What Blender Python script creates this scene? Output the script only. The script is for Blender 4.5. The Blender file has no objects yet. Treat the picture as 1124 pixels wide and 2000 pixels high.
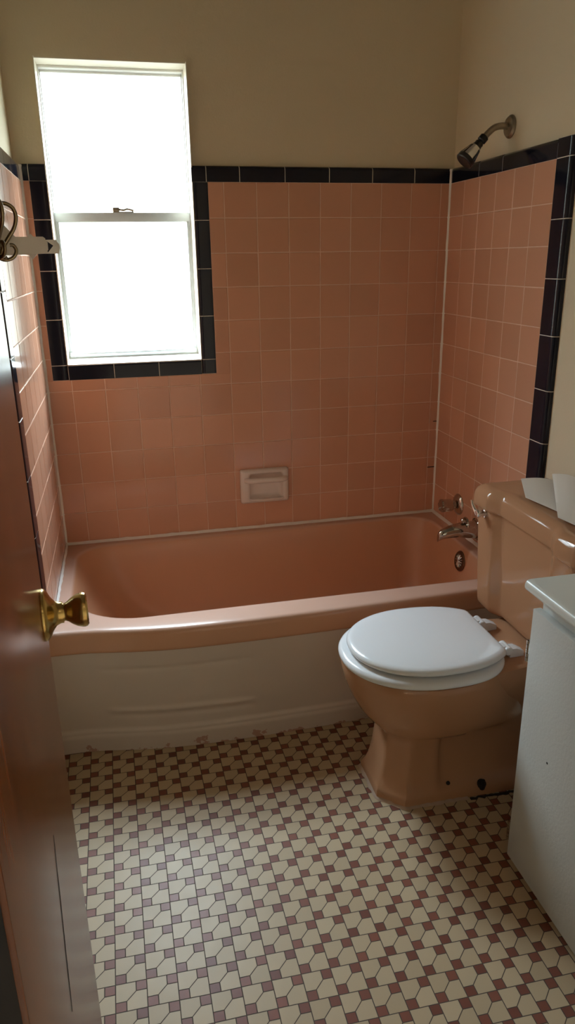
import bpy, bmesh, math, random
from mathutils import Vector, Matrix
random.seed(7)
S = bpy.context.scene
COL = S.collection
PI = math.pi

# ------------------------------------------------------------------ materials
def nt(name):
    m = bpy.data.materials.new(name); m.use_nodes = True
    t = m.node_tree; b = t.nodes['Principled BSDF']
    return m, t, b
def node(t, typ, **kw):
    n = t.nodes.new(typ)
    for k, v in kw.items(): setattr(n, k, v)
    return n
def link(t, a, b): t.links.new(a, b)
def mth(t, op, a, b=None, c=None):
    n = t.nodes.new('ShaderNodeMath'); n.operation = op
    for i, v in enumerate((a, b, c)):
        if v is None: continue
        if isinstance(v, (int, float)): n.inputs[i].default_value = v
        else: t.links.new(v, n.inputs[i])
    return n.outputs[0]
def mixc(t, fac, a, b):
    n = t.nodes.new('ShaderNodeMix'); n.data_type = 'RGBA'
    for sock, v in ((n.inputs[0], fac), (n.inputs[6], a), (n.inputs[7], b)):
        if isinstance(v, (int, float)): sock.default_value = v
        elif isinstance(v, tuple): sock.default_value = (*v, 1) if len(v) == 3 else v
        else: t.links.new(v, sock)
    return n.outputs[2]
def noise(t, scale, detail=3, rough=.5, coord='Object', stretch=None):
    tc = node(t, 'ShaderNodeTexCoord'); n = node(t, 'ShaderNodeTexNoise')
    n.inputs['Scale'].default_value = scale; n.inputs['Detail'].default_value = detail
    n.inputs['Roughness'].default_value = rough
    src = tc.outputs[coord]
    if stretch:
        mp = node(t, 'ShaderNodeMapping'); mp.inputs['Scale'].default_value = stretch
        link(t, src, mp.inputs[0]); src = mp.outputs[0]
    link(t, src, n.inputs['Vector'])
    return n.outputs['Fac']
def ramp(t, fac, *stops):
    r = node(t, 'ShaderNodeValToRGB')
    e = r.color_ramp.elements
    while len(e) < len(stops): e.new(.5)
    for i, (p, c) in enumerate(stops):
        e[i].position = p; e[i].color = (*c, 1) if len(c) == 3 else c
    link(t, fac, r.inputs[0]); return r.outputs[0]
def bump(t, b, h, strength=.2, dist=.002):
    n = node(t, 'ShaderNodeBump'); n.inputs['Strength'].default_value = strength
    n.inputs['Distance'].default_value = dist
    link(t, h, n.inputs['Height']); link(t, n.outputs[0], b.inputs['Normal'])
def mat(name, col, rough=.5, metal=0, coat=0, var=.06, vscale=9, bmp=0, bscale=120, ior=1.5, spec=.5):
    m, t, b = nt(name)
    f = noise(t, vscale)
    d = tuple(c * (1 - var) for c in col); l = tuple(min(1, c * (1 + var)) for c in col)
    link(t, mixc(t, f, d, l), b.inputs['Base Color'])
    b.inputs['Roughness'].default_value = rough; b.inputs['Metallic'].default_value = metal
    b.inputs['Coat Weight'].default_value = coat; b.inputs['Coat Roughness'].default_value = .05
    b.inputs['IOR'].default_value = ior; b.inputs['Specular IOR Level'].default_value = spec
    if bmp: bump(t, b, noise(t, bscale, 4), bmp, .0015)
    return m

PINK = (.70, .362, .238)
M = {}
M['paint'] = mat('wall_paint', (.76, .66, .48), .75, var=.03, bmp=.25, bscale=160, vscale=3)
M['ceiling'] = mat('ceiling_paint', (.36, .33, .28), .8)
M['white_paint'] = mat('white_gloss_paint', (.80, .79, .75), .4, bmp=.2, bscale=40)
M['cream_paint'] = mat('cream_gloss_paint', (.80, .74, .62), .45, bmp=.2, bscale=40)
M['tile'] = None
M['grout'] = mat('grout', (.80, .56, .43), .8, var=.15, vscale=20)
M['grout_pale'] = mat('pale_grout', (.80, .74, .66), .8, var=.15, vscale=20)
M['caulk'] = mat('caulk', (.93, .89, .84), .4, var=.08, vscale=25)
M['black_tile'] = mat('black_glazed_tile', (.013, .014, .026), .09, var=.2, spec=.35)
M['pink_ceramic'] = mat('pink_glazed_porcelain', (.46, .243, .132), .08, coat=0, spec=.4, var=.02)
M['tub_enamel'] = mat('pink_tub_enamel', (.60, .325, .205), .34, coat=.1, ior=1.65, var=.02)
M['white_plastic'] = mat('white_seat_plastic', (.78, .79, .80), .19, var=.01)
M['bright_chrome'] = mat('bright_chrome', (.85, .85, .85), .2, metal=1)
M['chrome'] = mat('chrome', (.52, .48, .44), .07, metal=1, var=.02)
M['dull_chrome'] = mat('spotted_chrome', (.40, .35, .28), .3, metal=1, var=.2, vscale=60)
M['black_plastic'] = mat('black_plastic', (.012, .012, .012), .3)
M['dark'] = mat('dark_rust', (.02, .012, .008), .8, var=.3, vscale=200)
M['brass'] = mat('antique_brass', (.62, .44, .16), .2, metal=1, var=.15, vscale=60)
M['bronze'] = mat('dull_bronze', (.34, .27, .17), .3, metal=1, var=.1, vscale=80)
M['bronze_dark'] = mat('tarnished_plate', (.17, .10, .065), .35, metal=1, var=.2, vscale=80)
M['cream_ceramic'] = mat('cream_ceramic', (.80, .70, .65), .2, coat=.2, var=.06, vscale=30)
M['aluminium'] = mat('aluminium_frame', (.60, .61, .60), .45, metal=.35, var=.1, vscale=30)
M['vanity_paint'] = mat('grey_white_cabinet_paint', (.58, .595, .57), .45, var=.03, bmp=.35, bscale=180)
M['counter'] = mat('pale_laminate', (.74, .77, .73), .25, var=.04, vscale=14)
M['rack_plastic'] = mat('ivory_plastic', (.88, .83, .77), .45, var=.04)
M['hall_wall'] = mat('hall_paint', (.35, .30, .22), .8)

# pink wall tile: faint tonal drift inside each tile
m, t, b = nt('pink_wall_tile')
geo = node(t, 'ShaderNodeNewGeometry')
rp = geo.outputs['Random Per Island']
c1 = mixc(t, rp, (PINK[0]*.93, PINK[1]*.93, PINK[2]*.92), (PINK[0]*1.05, PINK[1]*1.06, PINK[2]*1.06))
c2 = mixc(t, mth(t, 'MULTIPLY', noise(t, 14, 4), .12), c1, (.5, .36, .24))
link(t, c2, b.inputs['Base Color'])
b.inputs['Roughness'].default_value = .13; b.inputs['IOR'].default_value = 1.5
bump(t, b, noise(t, 9, 2), .08, .003)
M['tile'] = m

# apron paint: beige white with peeled pink patches low down
m, t, b = nt('apron_paint')
tc = node(t, 'ShaderNodeTexCoord'); sp = node(t, 'ShaderNodeSeparateXYZ'); link(t, tc.outputs['Object'], sp.inputs[0])
n1 = noise(t, 22, 4, .6)
low = mth(t, 'SUBTRACT', 1, mth(t, 'SMOOTH_MIN', mth(t, 'MULTIPLY', sp.outputs[2], 11), 1, .1))
peel = mth(t, 'GREATER_THAN', mth(t, 'MULTIPLY', n1, mth(t, 'ADD', low, .35)), .71)
basec = mixc(t, noise(t, 5, 4), (.60, .50, .425), (.66, .555, .475))
link(t, mixc(t, peel, basec, (.46, .27, .20)), b.inputs['Base Color'])
b.inputs['Roughness'].default_value = .42
bump(t, b, noise(t, 30, 4), .12, .002)
M['apron'] = m

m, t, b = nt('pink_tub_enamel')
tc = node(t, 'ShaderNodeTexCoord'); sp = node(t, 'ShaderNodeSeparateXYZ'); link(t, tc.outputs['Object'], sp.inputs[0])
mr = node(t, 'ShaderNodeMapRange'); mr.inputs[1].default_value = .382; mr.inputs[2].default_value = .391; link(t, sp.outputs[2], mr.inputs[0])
deck_pale = mth(t, 'MULTIPLY', mr.outputs[0], mth(t, 'ADD', .75, mth(t, 'MULTIPLY', noise(t, 6, 3), .4)))  # enamel turns paler at deck height, mottled by noise
link(t, mixc(t, deck_pale, (.65, .345, .205), (.64, .41, .315)), b.inputs['Base Color'])
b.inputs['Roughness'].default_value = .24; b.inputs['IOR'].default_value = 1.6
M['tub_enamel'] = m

# varnished door wood
m, t, b = nt('varnished_wood')
g = noise(t, 3.2, 6, .6, stretch=(9, 9, .55)); g2 = noise(t, 40, 3, .5, stretch=(8, 8, .25))
f = mth(t, 'ADD', mth(t, 'MULTIPLY', g, .8), mth(t, 'MULTIPLY', g2, .25))
link(t, ramp(t, f, (.3, (.085, .024, .007)), (.55, (.19, .058, .017)), (.75, (.28, .098, .033))), b.inputs['Base Color'])
b.inputs['Roughness'].default_value = .24; b.inputs['Specular IOR Level'].default_value = .4
bump(t, b, f, .08, .001)
M['wood'] = m

M['jamb_shade'] = mat('shaded_jamb', (.008, .004, .003), .6, spec=.2)  # near-black base colour carries the shade on the unlit jamb
M['old_caulk'] = mat('old_caulk', (.42, .30, .22), .7, var=.2, vscale=40)
# tissue: thin, lets some light through
m, t, b = nt('paper_towel')
b.inputs['Base Color'].default_value = (.93, .87, .79, 1); b.inputs['Roughness'].default_value = .9
b.inputs['Transmission Weight'].default_value = 0
bump(t, b, noise(t, 220, 3), .3, .001)
tr = node(t, 'ShaderNodeBsdfTranslucent'); tr.inputs[0].default_value = (.8, .78, .74, 1)
mx = node(t, 'ShaderNodeMixShader'); mx.inputs[0].default_value = .3
link(t, b.outputs[0], mx.inputs[1]); link(t, tr.outputs[0], mx.inputs[2])
link(t, mx.outputs[0], t.nodes['Material Output'].inputs[0])
M['paper'] = m

# window glass: clear pane with a Fresnel reflection
m = bpy.data.materials.new('window_glass'); m.use_nodes = True; t = m.node_tree; t.nodes.clear()
o = node(t, 'ShaderNodeOutputMaterial'); tr = node(t, 'ShaderNodeBsdfTransparent'); gl = node(t, 'ShaderNodeBsdfGlossy')
tr.inputs[0].default_value = (.95, .98, .96, 1); gl.inputs['Roughness'].default_value = .02
gg = node(t, 'ShaderNodeNewGeometry'); fr = node(t, 'ShaderNodeFresnel'); link(t, mth(t, 'SUBTRACT', 1.45, mth(t, 'MULTIPLY', gg.outputs['Backfacing'], 1.45 - 1 / 1.45)), fr.inputs[0]); mx = node(t, 'ShaderNodeMixShader')
link(t, fr.outputs[0], mx.inputs[0]); link(t, tr.outputs[0], mx.inputs[1]); link(t, gl.outputs[0], mx.inputs[2]); link(t, mx.outputs[0], o.inputs[0])
M['glass'] = m

# floor: pale five-sided tiles in pairs with small red-brown squares, dark joints
m, t, b = nt('floor_mosaic')
tc = node(t, 'ShaderNodeTexCoord'); sp = node(t, 'ShaderNodeSeparateXYZ'); link(t, tc.outputs['Object'], sp.inputs[0])
X, Y = sp.outputs[0], sp.outputs[1]
wob = mth(t, 'MULTIPLY', mth(t, 'SUBTRACT', noise(t, 6, 1), .5), .05)
U = mth(t, 'ADD', mth(t, 'ADD', mth(t, 'MULTIPLY', X, 16.427), mth(t, 'MULTIPLY', Y, .159)), mth(t, 'ADD', wob, 122.505))
V = mth(t, 'ADD', mth(t, 'ADD', mth(t, 'MULTIPLY', X, .204), mth(t, 'MULTIPLY', Y, 17.007)), mth(t, 'ADD', wob, 118.136))
p = mth(t, 'FRACT', U); q = mth(t, 'FRACT', V)
A = .345; W = .016
pl = mth(t, 'LESS_THAN', p, A); ql = mth(t, 'LESS_THAN', q, A)
ph = mth(t, 'GREATER_THAN', p, 1 - A); qh = mth(t, 'GREATER_THAN', q, 1 - A)
dark = mth(t, 'MAXIMUM', mth(t, 'MULTIPLY', pl, ql), mth(t, 'MULTIPLY', ph, qh))
def near(v, c, w=W): return mth(t, 'LESS_THAN', mth(t, 'ABSOLUTE', mth(t, 'SUBTRACT', v, c)), w)
def mul(a, b_): return mth(t, 'MULTIPLY', a, b_)
def mx_(*a):
    r = a[0]
    for x in a[1:]: r = mth(t, 'MAXIMUM', r, x)
    return r
edge = mx_(mth(t, 'LESS_THAN', p, W), mth(t, 'GREATER_THAN', p, 1 - W), mth(t, 'LESS_THAN', q, W), mth(t, 'GREATER_THAN', q, 1 - W))
sqe = mx_(mul(near(p, A), ql), mul(near(q, A), pl), mul(near(p, 1 - A), qh), mul(near(q, 1 - A), ph))
notl = mul(mth(t, 'SUBTRACT', 1, mul(pl, ql)), mth(t, 'SUBTRACT', 1, mul(ph, qh)))
inband = mul(mul(mth(t, 'GREATER_THAN', p, A), mth(t, 'LESS_THAN', p, 1 - A)), mth(t, 'SUBTRACT', 1, 0))
diag = mul(inband, near(p, q, W * 1.25)) if False else mul(inband, mth(t, 'LESS_THAN', mth(t, 'ABSOLUTE', mth(t, 'SUBTRACT', p, q)), W * 1.3))
joint = mx_(edge, sqe, diag)
# one random value per piece
cu = mth(t, 'FLOOR', U); cv = mth(t, 'FLOOR', V)
side = mth(t, 'GREATER_THAN', q, p)
cmb = node(t, 'ShaderNodeCombineXYZ')
link(t, mth(t, 'ADD', mul(cu, 1.37), mul(mul(side, mth(t, 'SUBTRACT', 1, dark)), .43)), cmb.inputs[0]); link(t, mth(t, 'ADD', mul(cv, 1.91), mul(dark, .29)), cmb.inputs[1])
wn = node(t, 'ShaderNodeTexWhiteNoise'); wn.noise_dimensions = '2D'; link(t, cmb.outputs[0], wn.inputs['Vector'])
r = wn.outputs['Value']
dirt = noise(t, 30, 4, .6)
lightc = mixc(t, r, (.46, .34, .205), (.53, .40, .25))
lightc = mixc(t, mul(dirt, .25), lightc, (.42, .34, .25))
darkc = mixc(t, r, (.19, .064, .040), (.27, .094, .058))
darkc = mixc(t, mul(dirt, .3), darkc, (.10, .05, .04))
colr = mixc(t, dark, lightc, darkc)
colr = mixc(t, joint, colr, (.085, .062, .05))
link(t, colr, b.inputs['Base Color'])
rr = mth(t, 'ADD', mul(joint, .4), mth(t, 'ADD', .33, mul(dirt, .12)))
link(t, rr, b.inputs['Roughness']); b.inputs['Specular IOR Level'].default_value = .21
hgt = mth(t, 'SUBTRACT', mul(r, .25), joint)
bump(t, b, hgt, .35, .0012)
M['floor'] = m

# ------------------------------------------------------------------ object helpers
def root(o):
    while o.parent: o = o.parent
    return o
def obj(name, bm, m, parent=None, sharp=32, smooth=True):
    bmesh.ops.recalc_face_normals(bm, faces=bm.faces)
    if parent:
        off = root(parent).location
        bmesh.ops.translate(bm, verts=bm.verts, vec=-Vector(off))
    me = bpy.data.meshes.new(name); bm.to_mesh(me); bm.free()
    if smooth:
        me.polygons.foreach_set('use_smooth', [True] * len(me.polygons))
        me.set_sharp_from_angle(angle=math.radians(sharp))
    me.materials.append(M[m])
    o = bpy.data.objects.new(name, me); COL.objects.link(o)
    if parent: o.parent = parent
    return o
def thing(name, label, cat, loc, group=None):
    o = bpy.data.objects.new(name, None); COL.objects.link(o)
    o.empty_display_size = .05
    o.location = loc; o['label'] = label; o['category'] = cat
    if group: o['group'] = group
    return o
def tag(o, label, cat, group=None):
    o['label'] = label; o['category'] = cat
    if group: o['group'] = group
    return o
def struct(name, bm, m, **k):
    o = obj(name, bm, m, **k); o['kind'] = 'structure'; return o
def BM(): return bmesh.new()
def box(bm, x0, x1, y0, y1, z0, z1, bev=0, seg=2):
    v = [bm.verts.new((x, y, z)) for x in (x0, x1) for y in (y0, y1) for z in (z0, z1)]
    fs = [bm.faces.new([v[i] for i in f]) for f in ((0, 1, 3, 2), (4, 6, 7, 5), (0, 4, 5, 1), (2, 3, 7, 6), (0, 2, 6, 4), (1, 5, 7, 3))]
    if bev:
        es = list({e for f in fs for e in f.edges})
        bmesh.ops.bevel(bm, geom=es, offset=bev, segments=seg, affect='EDGES', profile=.5)
def loft(bm, loops, cap0=True, cap1=True, closed=True):
    rows = [[bm.verts.new(p) for p in l] for l in loops]
    n = len(rows[0])
    for a, c in zip(rows, rows[1:]):
        for i in range(n if closed else n - 1):
            j = (i + 1) % n
            bm.faces.new((a[i], a[j], c[j], c[i]))
    if cap0: bm.faces.new(rows[0][::-1])
    if cap1: bm.faces.new(rows[-1])
    return rows
def frame_of(d):
    d = Vector(d).normalized()
    u = Vector((0, 0, 1)) if abs(d.z) < .9 else Vector((1, 0, 0))
    a = u.cross(d).normalized(); return a, d.cross(a).normalized(), d
def lathe(bm, prof, o, d, n=32, scale2=1, lobes=0, lobe_amp=0):
    o = Vector(o); a, c, d = frame_of(d); loops = []
    for r, h in prof:
        l = []
        for i in range(n):
            th = 2 * PI * i / n
            rr = r * (1 + (lobe_amp * math.cos(lobes * th) if lobes else 0))
            l.append(o + d * h + a * rr * math.cos(th) + c * rr * scale2 * math.sin(th))
        loops.append(l)
    loft(bm, loops)
def tube(bm, pts, rad, n=14):
    pts = [Vector(p) for p in pts]
    if not isinstance(rad, (list, tuple)): rad = [rad] * len(pts)
    loops = []; a = None
    for i, p_ in enumerate(pts):
        d = (pts[min(i + 1, len(pts) - 1)] - pts[max(i - 1, 0)]).normalized()
        if a is None: a, c, _ = frame_of(d)
        a = (a - d * a.dot(d)).normalized(); c = d.cross(a)
        loops.append([p_ + (a * math.cos(2 * PI * k / n) + c * math.sin(2 * PI * k / n)) * rad[i] for k in range(n)])
    loft(bm, loops)
def smooth_path(pts, k=6):
    P = [Vector(p) for p in pts]; out = []
    for i in range(len(P) - 1):
        p0, p1, p2, p3 = P[max(i - 1, 0)], P[i], P[i + 1], P[min(i + 2, len(P) - 1)]
        for j in range(k):
            s = j / k
            out.append(.5 * ((2 * p1) + (p2 - p0) * s + (2 * p0 - 5 * p1 + 4 * p2 - p3) * s * s + (3 * p1 - p0 - 3 * p2 + p3) * s ** 3))
    out.append(P[-1]); return out
def sstep(a, b_, x):
    s = min(1, max(0, (x - a) / (b_ - a))); return s * s * (3 - 2 * s)
def interp(x, pts):
    for (x0, y0), (x1, y1) in zip(pts, pts[1:]):
        if x <= x1:
            return y0 + (y1 - y0) * max(0, min(1, (x - x0) / (x1 - x0)))
    return pts[-1][1]

# ------------------------------------------------------------------ room numbers
XL = -1.4323            # left tile face
ST = .018               # tiles stand this far off the plaster
T = .1095               # tile pitch
ZC = 1.605              # underside of the black cap row
ZT = 1.654              # top of cap row
YE = -.6549             # where the pink field ends on the side walls
WX0, WX1, WZ0, WZ1 = -1.357, -.901, 1.036, 1.945
YF = -2.30              # inner face of the front wall
CEIL = 2.42
DX0, DX1 = -1.262, -.60 # doorway
# walls
bm = BM(); y0, y1 = ST, .16
box(bm, XL - .15, WX0, y0, y1, 0, CEIL); box(bm, WX1, .15, y0, y1, 0, CEIL)
box(bm, WX0, WX1, y0, y1, 0, WZ0); box(bm, WX0, WX1, y0, y1, WZ1, CEIL)
wall_back = struct('wall_back', bm, 'paint', smooth=False)
bm = BM(); box(bm, XL - ST - .12, XL - ST, YF, ST, 0, CEIL); wall_left = struct('wall_left', bm, 'paint', smooth=False)
bm = BM(); box(bm, ST, ST + .12, YF, ST, 0, CEIL); wall_right = struct('wall_right', bm, 'paint', smooth=False)
bm = BM(); box(bm, XL - .15, DX0, YF - .12, YF, 0, CEIL); box(bm, DX1, .15, YF - .12, YF, 0, CEIL); box(bm, DX0, DX1, YF - .12, YF, 2.04, CEIL)
wall_front = struct('wall_front', bm, 'paint', smooth=False)
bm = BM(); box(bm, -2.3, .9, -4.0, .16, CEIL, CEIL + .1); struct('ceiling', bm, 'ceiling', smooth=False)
bm = BM(); box(bm, -2.3, .9, -4.0, .16, -.1, 0); struct('floor', bm, 'floor', smooth=False)
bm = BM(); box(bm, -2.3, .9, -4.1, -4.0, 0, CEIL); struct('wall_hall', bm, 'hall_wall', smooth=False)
bm = BM(); box(bm, -2.4, -2.3, -4.0, YF - .12, 0, CEIL); struct('wall_hall_left', bm, 'hall_wall', smooth=False)
bm = BM(); box(bm, .9, 1.0, -4.0, YF - .12, 0, CEIL); struct('wall_hall_right', bm, 'hall_wall', smooth=False)
# door casing on the bathroom side and baseboards in view range of other cameras
bm = BM(); box(bm, DX1, DX1 + .06, YF, YF + .015, 0, 2.10, .003); box(bm, DX0, DX1, YF, YF + .015, 2.04, 2.10, .003)
struct('trim_1', bm, 'white_paint')
bm = BM(); box(bm, -1.335, -1.2548, YF - .125, -2.268, 0, 2.06, .001); struct('trim_2', bm, 'jamb_shade')  # jamb brought forward to close the hinge gap, its shade painted in
bm = BM(); box(bm, XL - ST, XL - ST + .012, YF, -.76, 0, .09, .003); struct('baseboard_left', bm, 'white_paint')

# ------------------------------------------------------------------ pink tile fields
TUBZ = .4005
def tile_field(o, ax, nz, ucuts, vcuts, hole, seedv, vtop=ZC - .001):
    """tiles on plane o + ax*u + z*v, normal nz; kept clear of the window surround"""
    rnd = random.Random(seedv); bm = BM(); o = Vector(o); ax = Vector(ax); nz = Vector(nz); G = .0014
    def P(u, v, h): return o + ax * u + Vector((0, 0, v)) + nz * h
    for u0, u1 in zip(ucuts, ucuts[1:]):
        for v0, v1 in zip(vcuts, vcuts[1:]):
            tu, tv = rnd.gauss(0, .0030), rnd.gauss(0, .0030)
            A0, A1, B0, B1 = u0 + G, u1 - G, v0 + G, v1 - G
            rects = [(A0, A1, B0, B1)]
            if hole and A1 > hole[0] and A0 < hole[1] and B1 > hole[2]:
                rects = [(A0, min(A1, hole[0]), max(B0, hole[2]), B1), (max(A0, hole[1]), A1, max(B0, hole[2]), B1), (A0, A1, B0, min(B1, hole[2]))]
            for (x0, x1, z0, z1) in rects:
                z1 = min(z1, vtop)
                if x1 - x0 < .004 or z1 - z0 < .004: continue
                cx, cz = (u0 + u1) / 2, (v0 + v1) / 2
                e = .0016
                def H(u, v, h): return P(u, v, h + tu * (u - cx) + tv * (v - cz))
                outer = [(x0, z0), (x1, z0), (x1, z1), (x0, z1)]
                inner = [(x0 + e, z0 + e), (x1 - e, z0 + e), (x1 - e, z1 - e), (x0 + e, z1 - e)]
                b_ = [bm.verts.new(H(*c, -.006)) for c in outer]
                s_ = [bm.verts.new(H(*c, -.0008)) for c in outer]
                f_ = [bm.verts.new(H(*c, 0)) for c in inner]
                for i in range(4):
                    j = (i + 1) % 4
                    bm.faces.new((b_[i], b_[j], s_[j], s_[i])); bm.faces.new((s_[i], s_[j], f_[j], f_[i]))
                bm.faces.new(f_)
    return bm
vcuts = [ZC - T * r for r in range(11, -1, -1)]; vcuts[0] = TUBZ
c0 = -.0353
uc = [XL] + [c0 - T * k for k in range(12, -1, -1)] + [0]
SD = (-.784, -.601, .497, .627)          # soap dish rectangle (x0,x1,z0,z1)
LB, RB, BB = -1.408, -.853, .986          # outer limits of black window surround
obj('tile_field', tile_field((0, 0, 0), (1, 0, 0), (0, -1, 0), uc, vcuts, (LB - .001, RB + .001, BB - .001), 1), 'tile', wall_back, smooth=False)
yc = [YE] + [-T * k for k in range(5, -1, -1)]
obj('tile_field', tile_field((0, 0, 0), (0, 1, 0), (-1, 0, 0), yc, vcuts, None, 2), 'tile', wall_right, smooth=False)
obj('tile_field', tile_field((XL, 0, 0), (0, 1, 0), (1, 0, 0), yc, vcuts, None, 3), 'tile', wall_left, smooth=False)
# mortar / grout beds behind the tiles
bm = BM(); g = .0009
for (a0, a1, b0, b1) in ((XL, LB, BB, ZC), (RB, 0, BB, ZC), (XL, 0, .36, BB)):
    box(bm, a0, a1, g, ST, b0, b1)
obj('grout', bm, 'grout', wall_back, smooth=False)
bm = BM(); box(bm, g, ST, YE, 0, .36, ZC); obj('grout', bm, 'grout', wall_right, smooth=False)
bm = BM(); box(bm, XL - ST, XL - g, YE, 0, .398, ZC); obj('grout', bm, 'grout', wall_left, smooth=False)

# ------------------------------------------------------------------ black border tiles
def trim_piece(bm, o, al, ac, nz, l0, l1, w, inset=0.0, round_out=True, round_in=False, rr=.013, gap=.0011):
    """border tile: o + al*l + ac*c + nz*h ; c from 0 (pink side) to w (free side, rounded back to the wall)"""
    o, al, ac, nz = Vector(o), Vector(al), Vector(ac), Vector(nz)
    prof = [(inset, -ST)]
    prof += [(inset, -.001 - inset), (.0008 + inset, -inset)]
    if round_out:
        for k in range(7):
            th = PI / 2 * k / 6
            prof.append((w - rr + (rr - inset) * math.sin(th), -rr + (rr - inset) * math.cos(th)))
        prof.append((w - inset, -ST))
    else:
        prof += [(w - .0008 - inset, -inset), (w - inset, -.001 - inset), (w - inset, -ST)]
    e = .0008
    def L(l, sh): return [o + al * l + ac * c + nz * (h - (sh if h > -ST + .002 else 0)) for c, h in prof]
    a, b_ = l0 + gap, l1 - gap
    loft(bm, [L(a, .0008), L(a + e, 0), L(b_ - e, 0), L(b_, .0008)])
def trim_run(bm, gbm, o, al, ac, nz, cuts, w, rr=.013):
    for l0, l1 in zip(cuts, cuts[1:]):
        trim_piece(bm, o, al, ac, nz, l0, l1, w, rr=rr)
    trim_piece(gbm, o, al, ac, nz, cuts[0], cuts[-1], w, inset=.0009, rr=rr, gap=0)
X_, Y_, Z_ = (1, 0, 0), (0, 1, 0), (0, 0, 1); NX, NY, NZ = (-1, 0, 0), (0, -1, 0), (0, 0, -1)
bm, gb = BM(), BM(); cw = ZT - ZC
trim_run(bm, gb, (0, 0, ZC), X_, Z_, NY, [-.905, -.857, -.747, -.594, -.441, -.288, -.135, 0], cw)
trim_run(bm, gb, (0, 0, ZC), X_, Z_, NY, [XL, LB, -1.356], cw)
trim_run(bm, gb, (RB, 0, 0), Z_, NX, NY, [BB, 1.036, 1.183, 1.337, 1.489, ZC], RB + .903)
trim_run(bm, gb, (LB, 0, 0), Z_, X_, NY, [BB, 1.036, 1.185, 1.338, 1.492, ZC], -1.356 - LB)
trim_run(bm, gb, (0, 0, BB), X_, Z_, NY, [-1.356, -1.204, -1.052, -.903], 1.036 - BB, rr=.008)
obj('black_border', bm, 'black_tile', wall_back); obj('border_grout', gb, 'grout_pale', wall_back)
VW = .073
def side_border(x, n, wall):
    bm, gb = BM(), BM(); al = Y_
    trim_run(bm, gb, (x, 0, ZC), al, Z_, n, [YE, -.36, -.207, 0], cw)
    cz = [ZC - .151 - .153 * k for k in range(10, -1, -1)]; cz[0] = .002
    if x < -1: cz = [z for z in cz if z > .55]; cz = [.402] + cz
    trim_run(bm, gb, (x, YE, 0), Z_, NY, n, cz + [ZC, ZT], VW, rr=.017)
    obj('black_border', bm, 'black_tile', wall); obj('border_grout', gb, 'grout_pale', wall)
side_border(0, NX, wall_right); side_border(XL, X_, wall_left)

bm = BM()
for x0, z in ((-.020, .763 + .0), (-.034, .58)):
    box(bm, x0, -.006, -.0012, .001, z - .0016, z + .0016)
obj('open_grout_joint', bm, 'dark', wall_back, smooth=False)
# caulk beads in the corners and along the tub
def bead(bm, pts, d1, d2, r=.006, jit=.0008):
    rnd = random.Random(5); loops = []
    d1, d2 = Vector(d1), Vector(d2)
    for p_ in pts:
        p_ = Vector(p_); a = r + rnd.gauss(0, jit); c = r + rnd.gauss(0, jit)
        loops.append([p_ - d1 * .001 - d2 * .001, p_ + d1 * a - d2 * .001, p_ + d1 * a * .45 + d2 * c * .45, p_ + d2 * c - d1 * .001])
    loft(bm, loops)
def seg(a, b_, n=30):
    a, b_ = Vector(a), Vector(b_); return [a.lerp(b_, i / n) for i in range(n + 1)]
bm = BM(); bead(bm, seg((0, 0, TUBZ), (0, 0, ZT - .003)), NX, NY, .0065); obj('corner_caulk', bm, 'caulk', wall_right)
bm = BM(); bead(bm, seg((XL, 0, TUBZ), (XL, 0, ZT - .003)), X_, NY, .0075); obj('corner_caulk', bm, 'caulk', wall_left)

# ------------------------------------------------------------------ window
win = bpy.data.objects.new('window_1', None); COL.objects.link(win); win.location = ((WX0 + WX1) / 2, .09, WZ0); win['kind'] = 'structure'
bm = BM(); q0, q1 = .002, .16; th = .003
box(bm, WX0, WX0 + th, q0, q1, WZ0, WZ1); box(bm, WX1 - th, WX1, q0, q1, WZ0, WZ1); box(bm, WX0, WX1, ST, q1, WZ1 - th, WZ1)
obj('reveal', bm, 'cream_paint', win)
bm = BM()   # sloping sill
loft(bm, [[(WX0 + th, .001, WZ0 - .002), (WX0 + th, .16, WZ0 - .002), (WX0 + th, .16, WZ0 + .018), (WX0 + th, .001, WZ0 + .002)],
          [(WX1 - th, .001, WZ0 - .002), (WX1 - th, .16, WZ0 - .002), (WX1 - th, .16, WZ0 + .018), (WX1 - th, .001, WZ0 + .002)]])
obj('sill', bm, 'white_paint', win)
a0, a1 = WX0 + th, WX1 - th
MR0, MR1 = 1.490, 1.519
bm = BM()   # outer frame
for x0, x1, z0, z1 in ((a0, a0 + .003, WZ0 + .01, WZ1 - th), (a1 - .003, a1, WZ0 + .01, WZ1 - th), (a0, a1, WZ1 - th - .007, WZ1 - th), (a0, a1, WZ0 + .008, WZ0 + .017)):
    box(bm, x0, x1, .098, .145, z0, z1, .0015)
obj('window_frame', bm, 'white_paint', win)
b0, b1 = a0 + .003, a1 - .003
bm = BM()   # upper sash further out
for x0, x1, z0, z1 in ((b0, b0 + .003, MR0, WZ1 - .011), (b1 - .003, b1, MR0, WZ1 - .011), (b0, b1, WZ1 - .017, WZ1 - .011), (b0, b1, MR0 + .004, MR1 - .004)):
    box(bm, x0, x1, .124, .138, z0, z1, .001)
us = obj('upper_sash', bm, 'white_paint', win)
bm = BM(); box(bm, b0 + .002, b1 - .002, .129, .132, MR0 + .006, WZ1 - .013); obj('pane', bm, 'glass', us, smooth=False)
bm = BM()   # lower sash, nearer the room
SB = WZ0 + .017
box(bm, b0 + .002, b1 - .002, .100, .122, MR0, MR1, .0015)
box(bm, b0, b0 + .011, .102, .120, SB, MR1, .0015); box(bm, b1 - .011, b1, .102, .120, SB, MR1, .0015)
lo = obj('lower_sash', bm, 'aluminium', win)
bm = BM(); box(bm, b0 + .001, b1 - .001, .090, .122, SB - .002, SB + .014, .004); obj('bottom_rail', bm, 'aluminium', lo)
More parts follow.
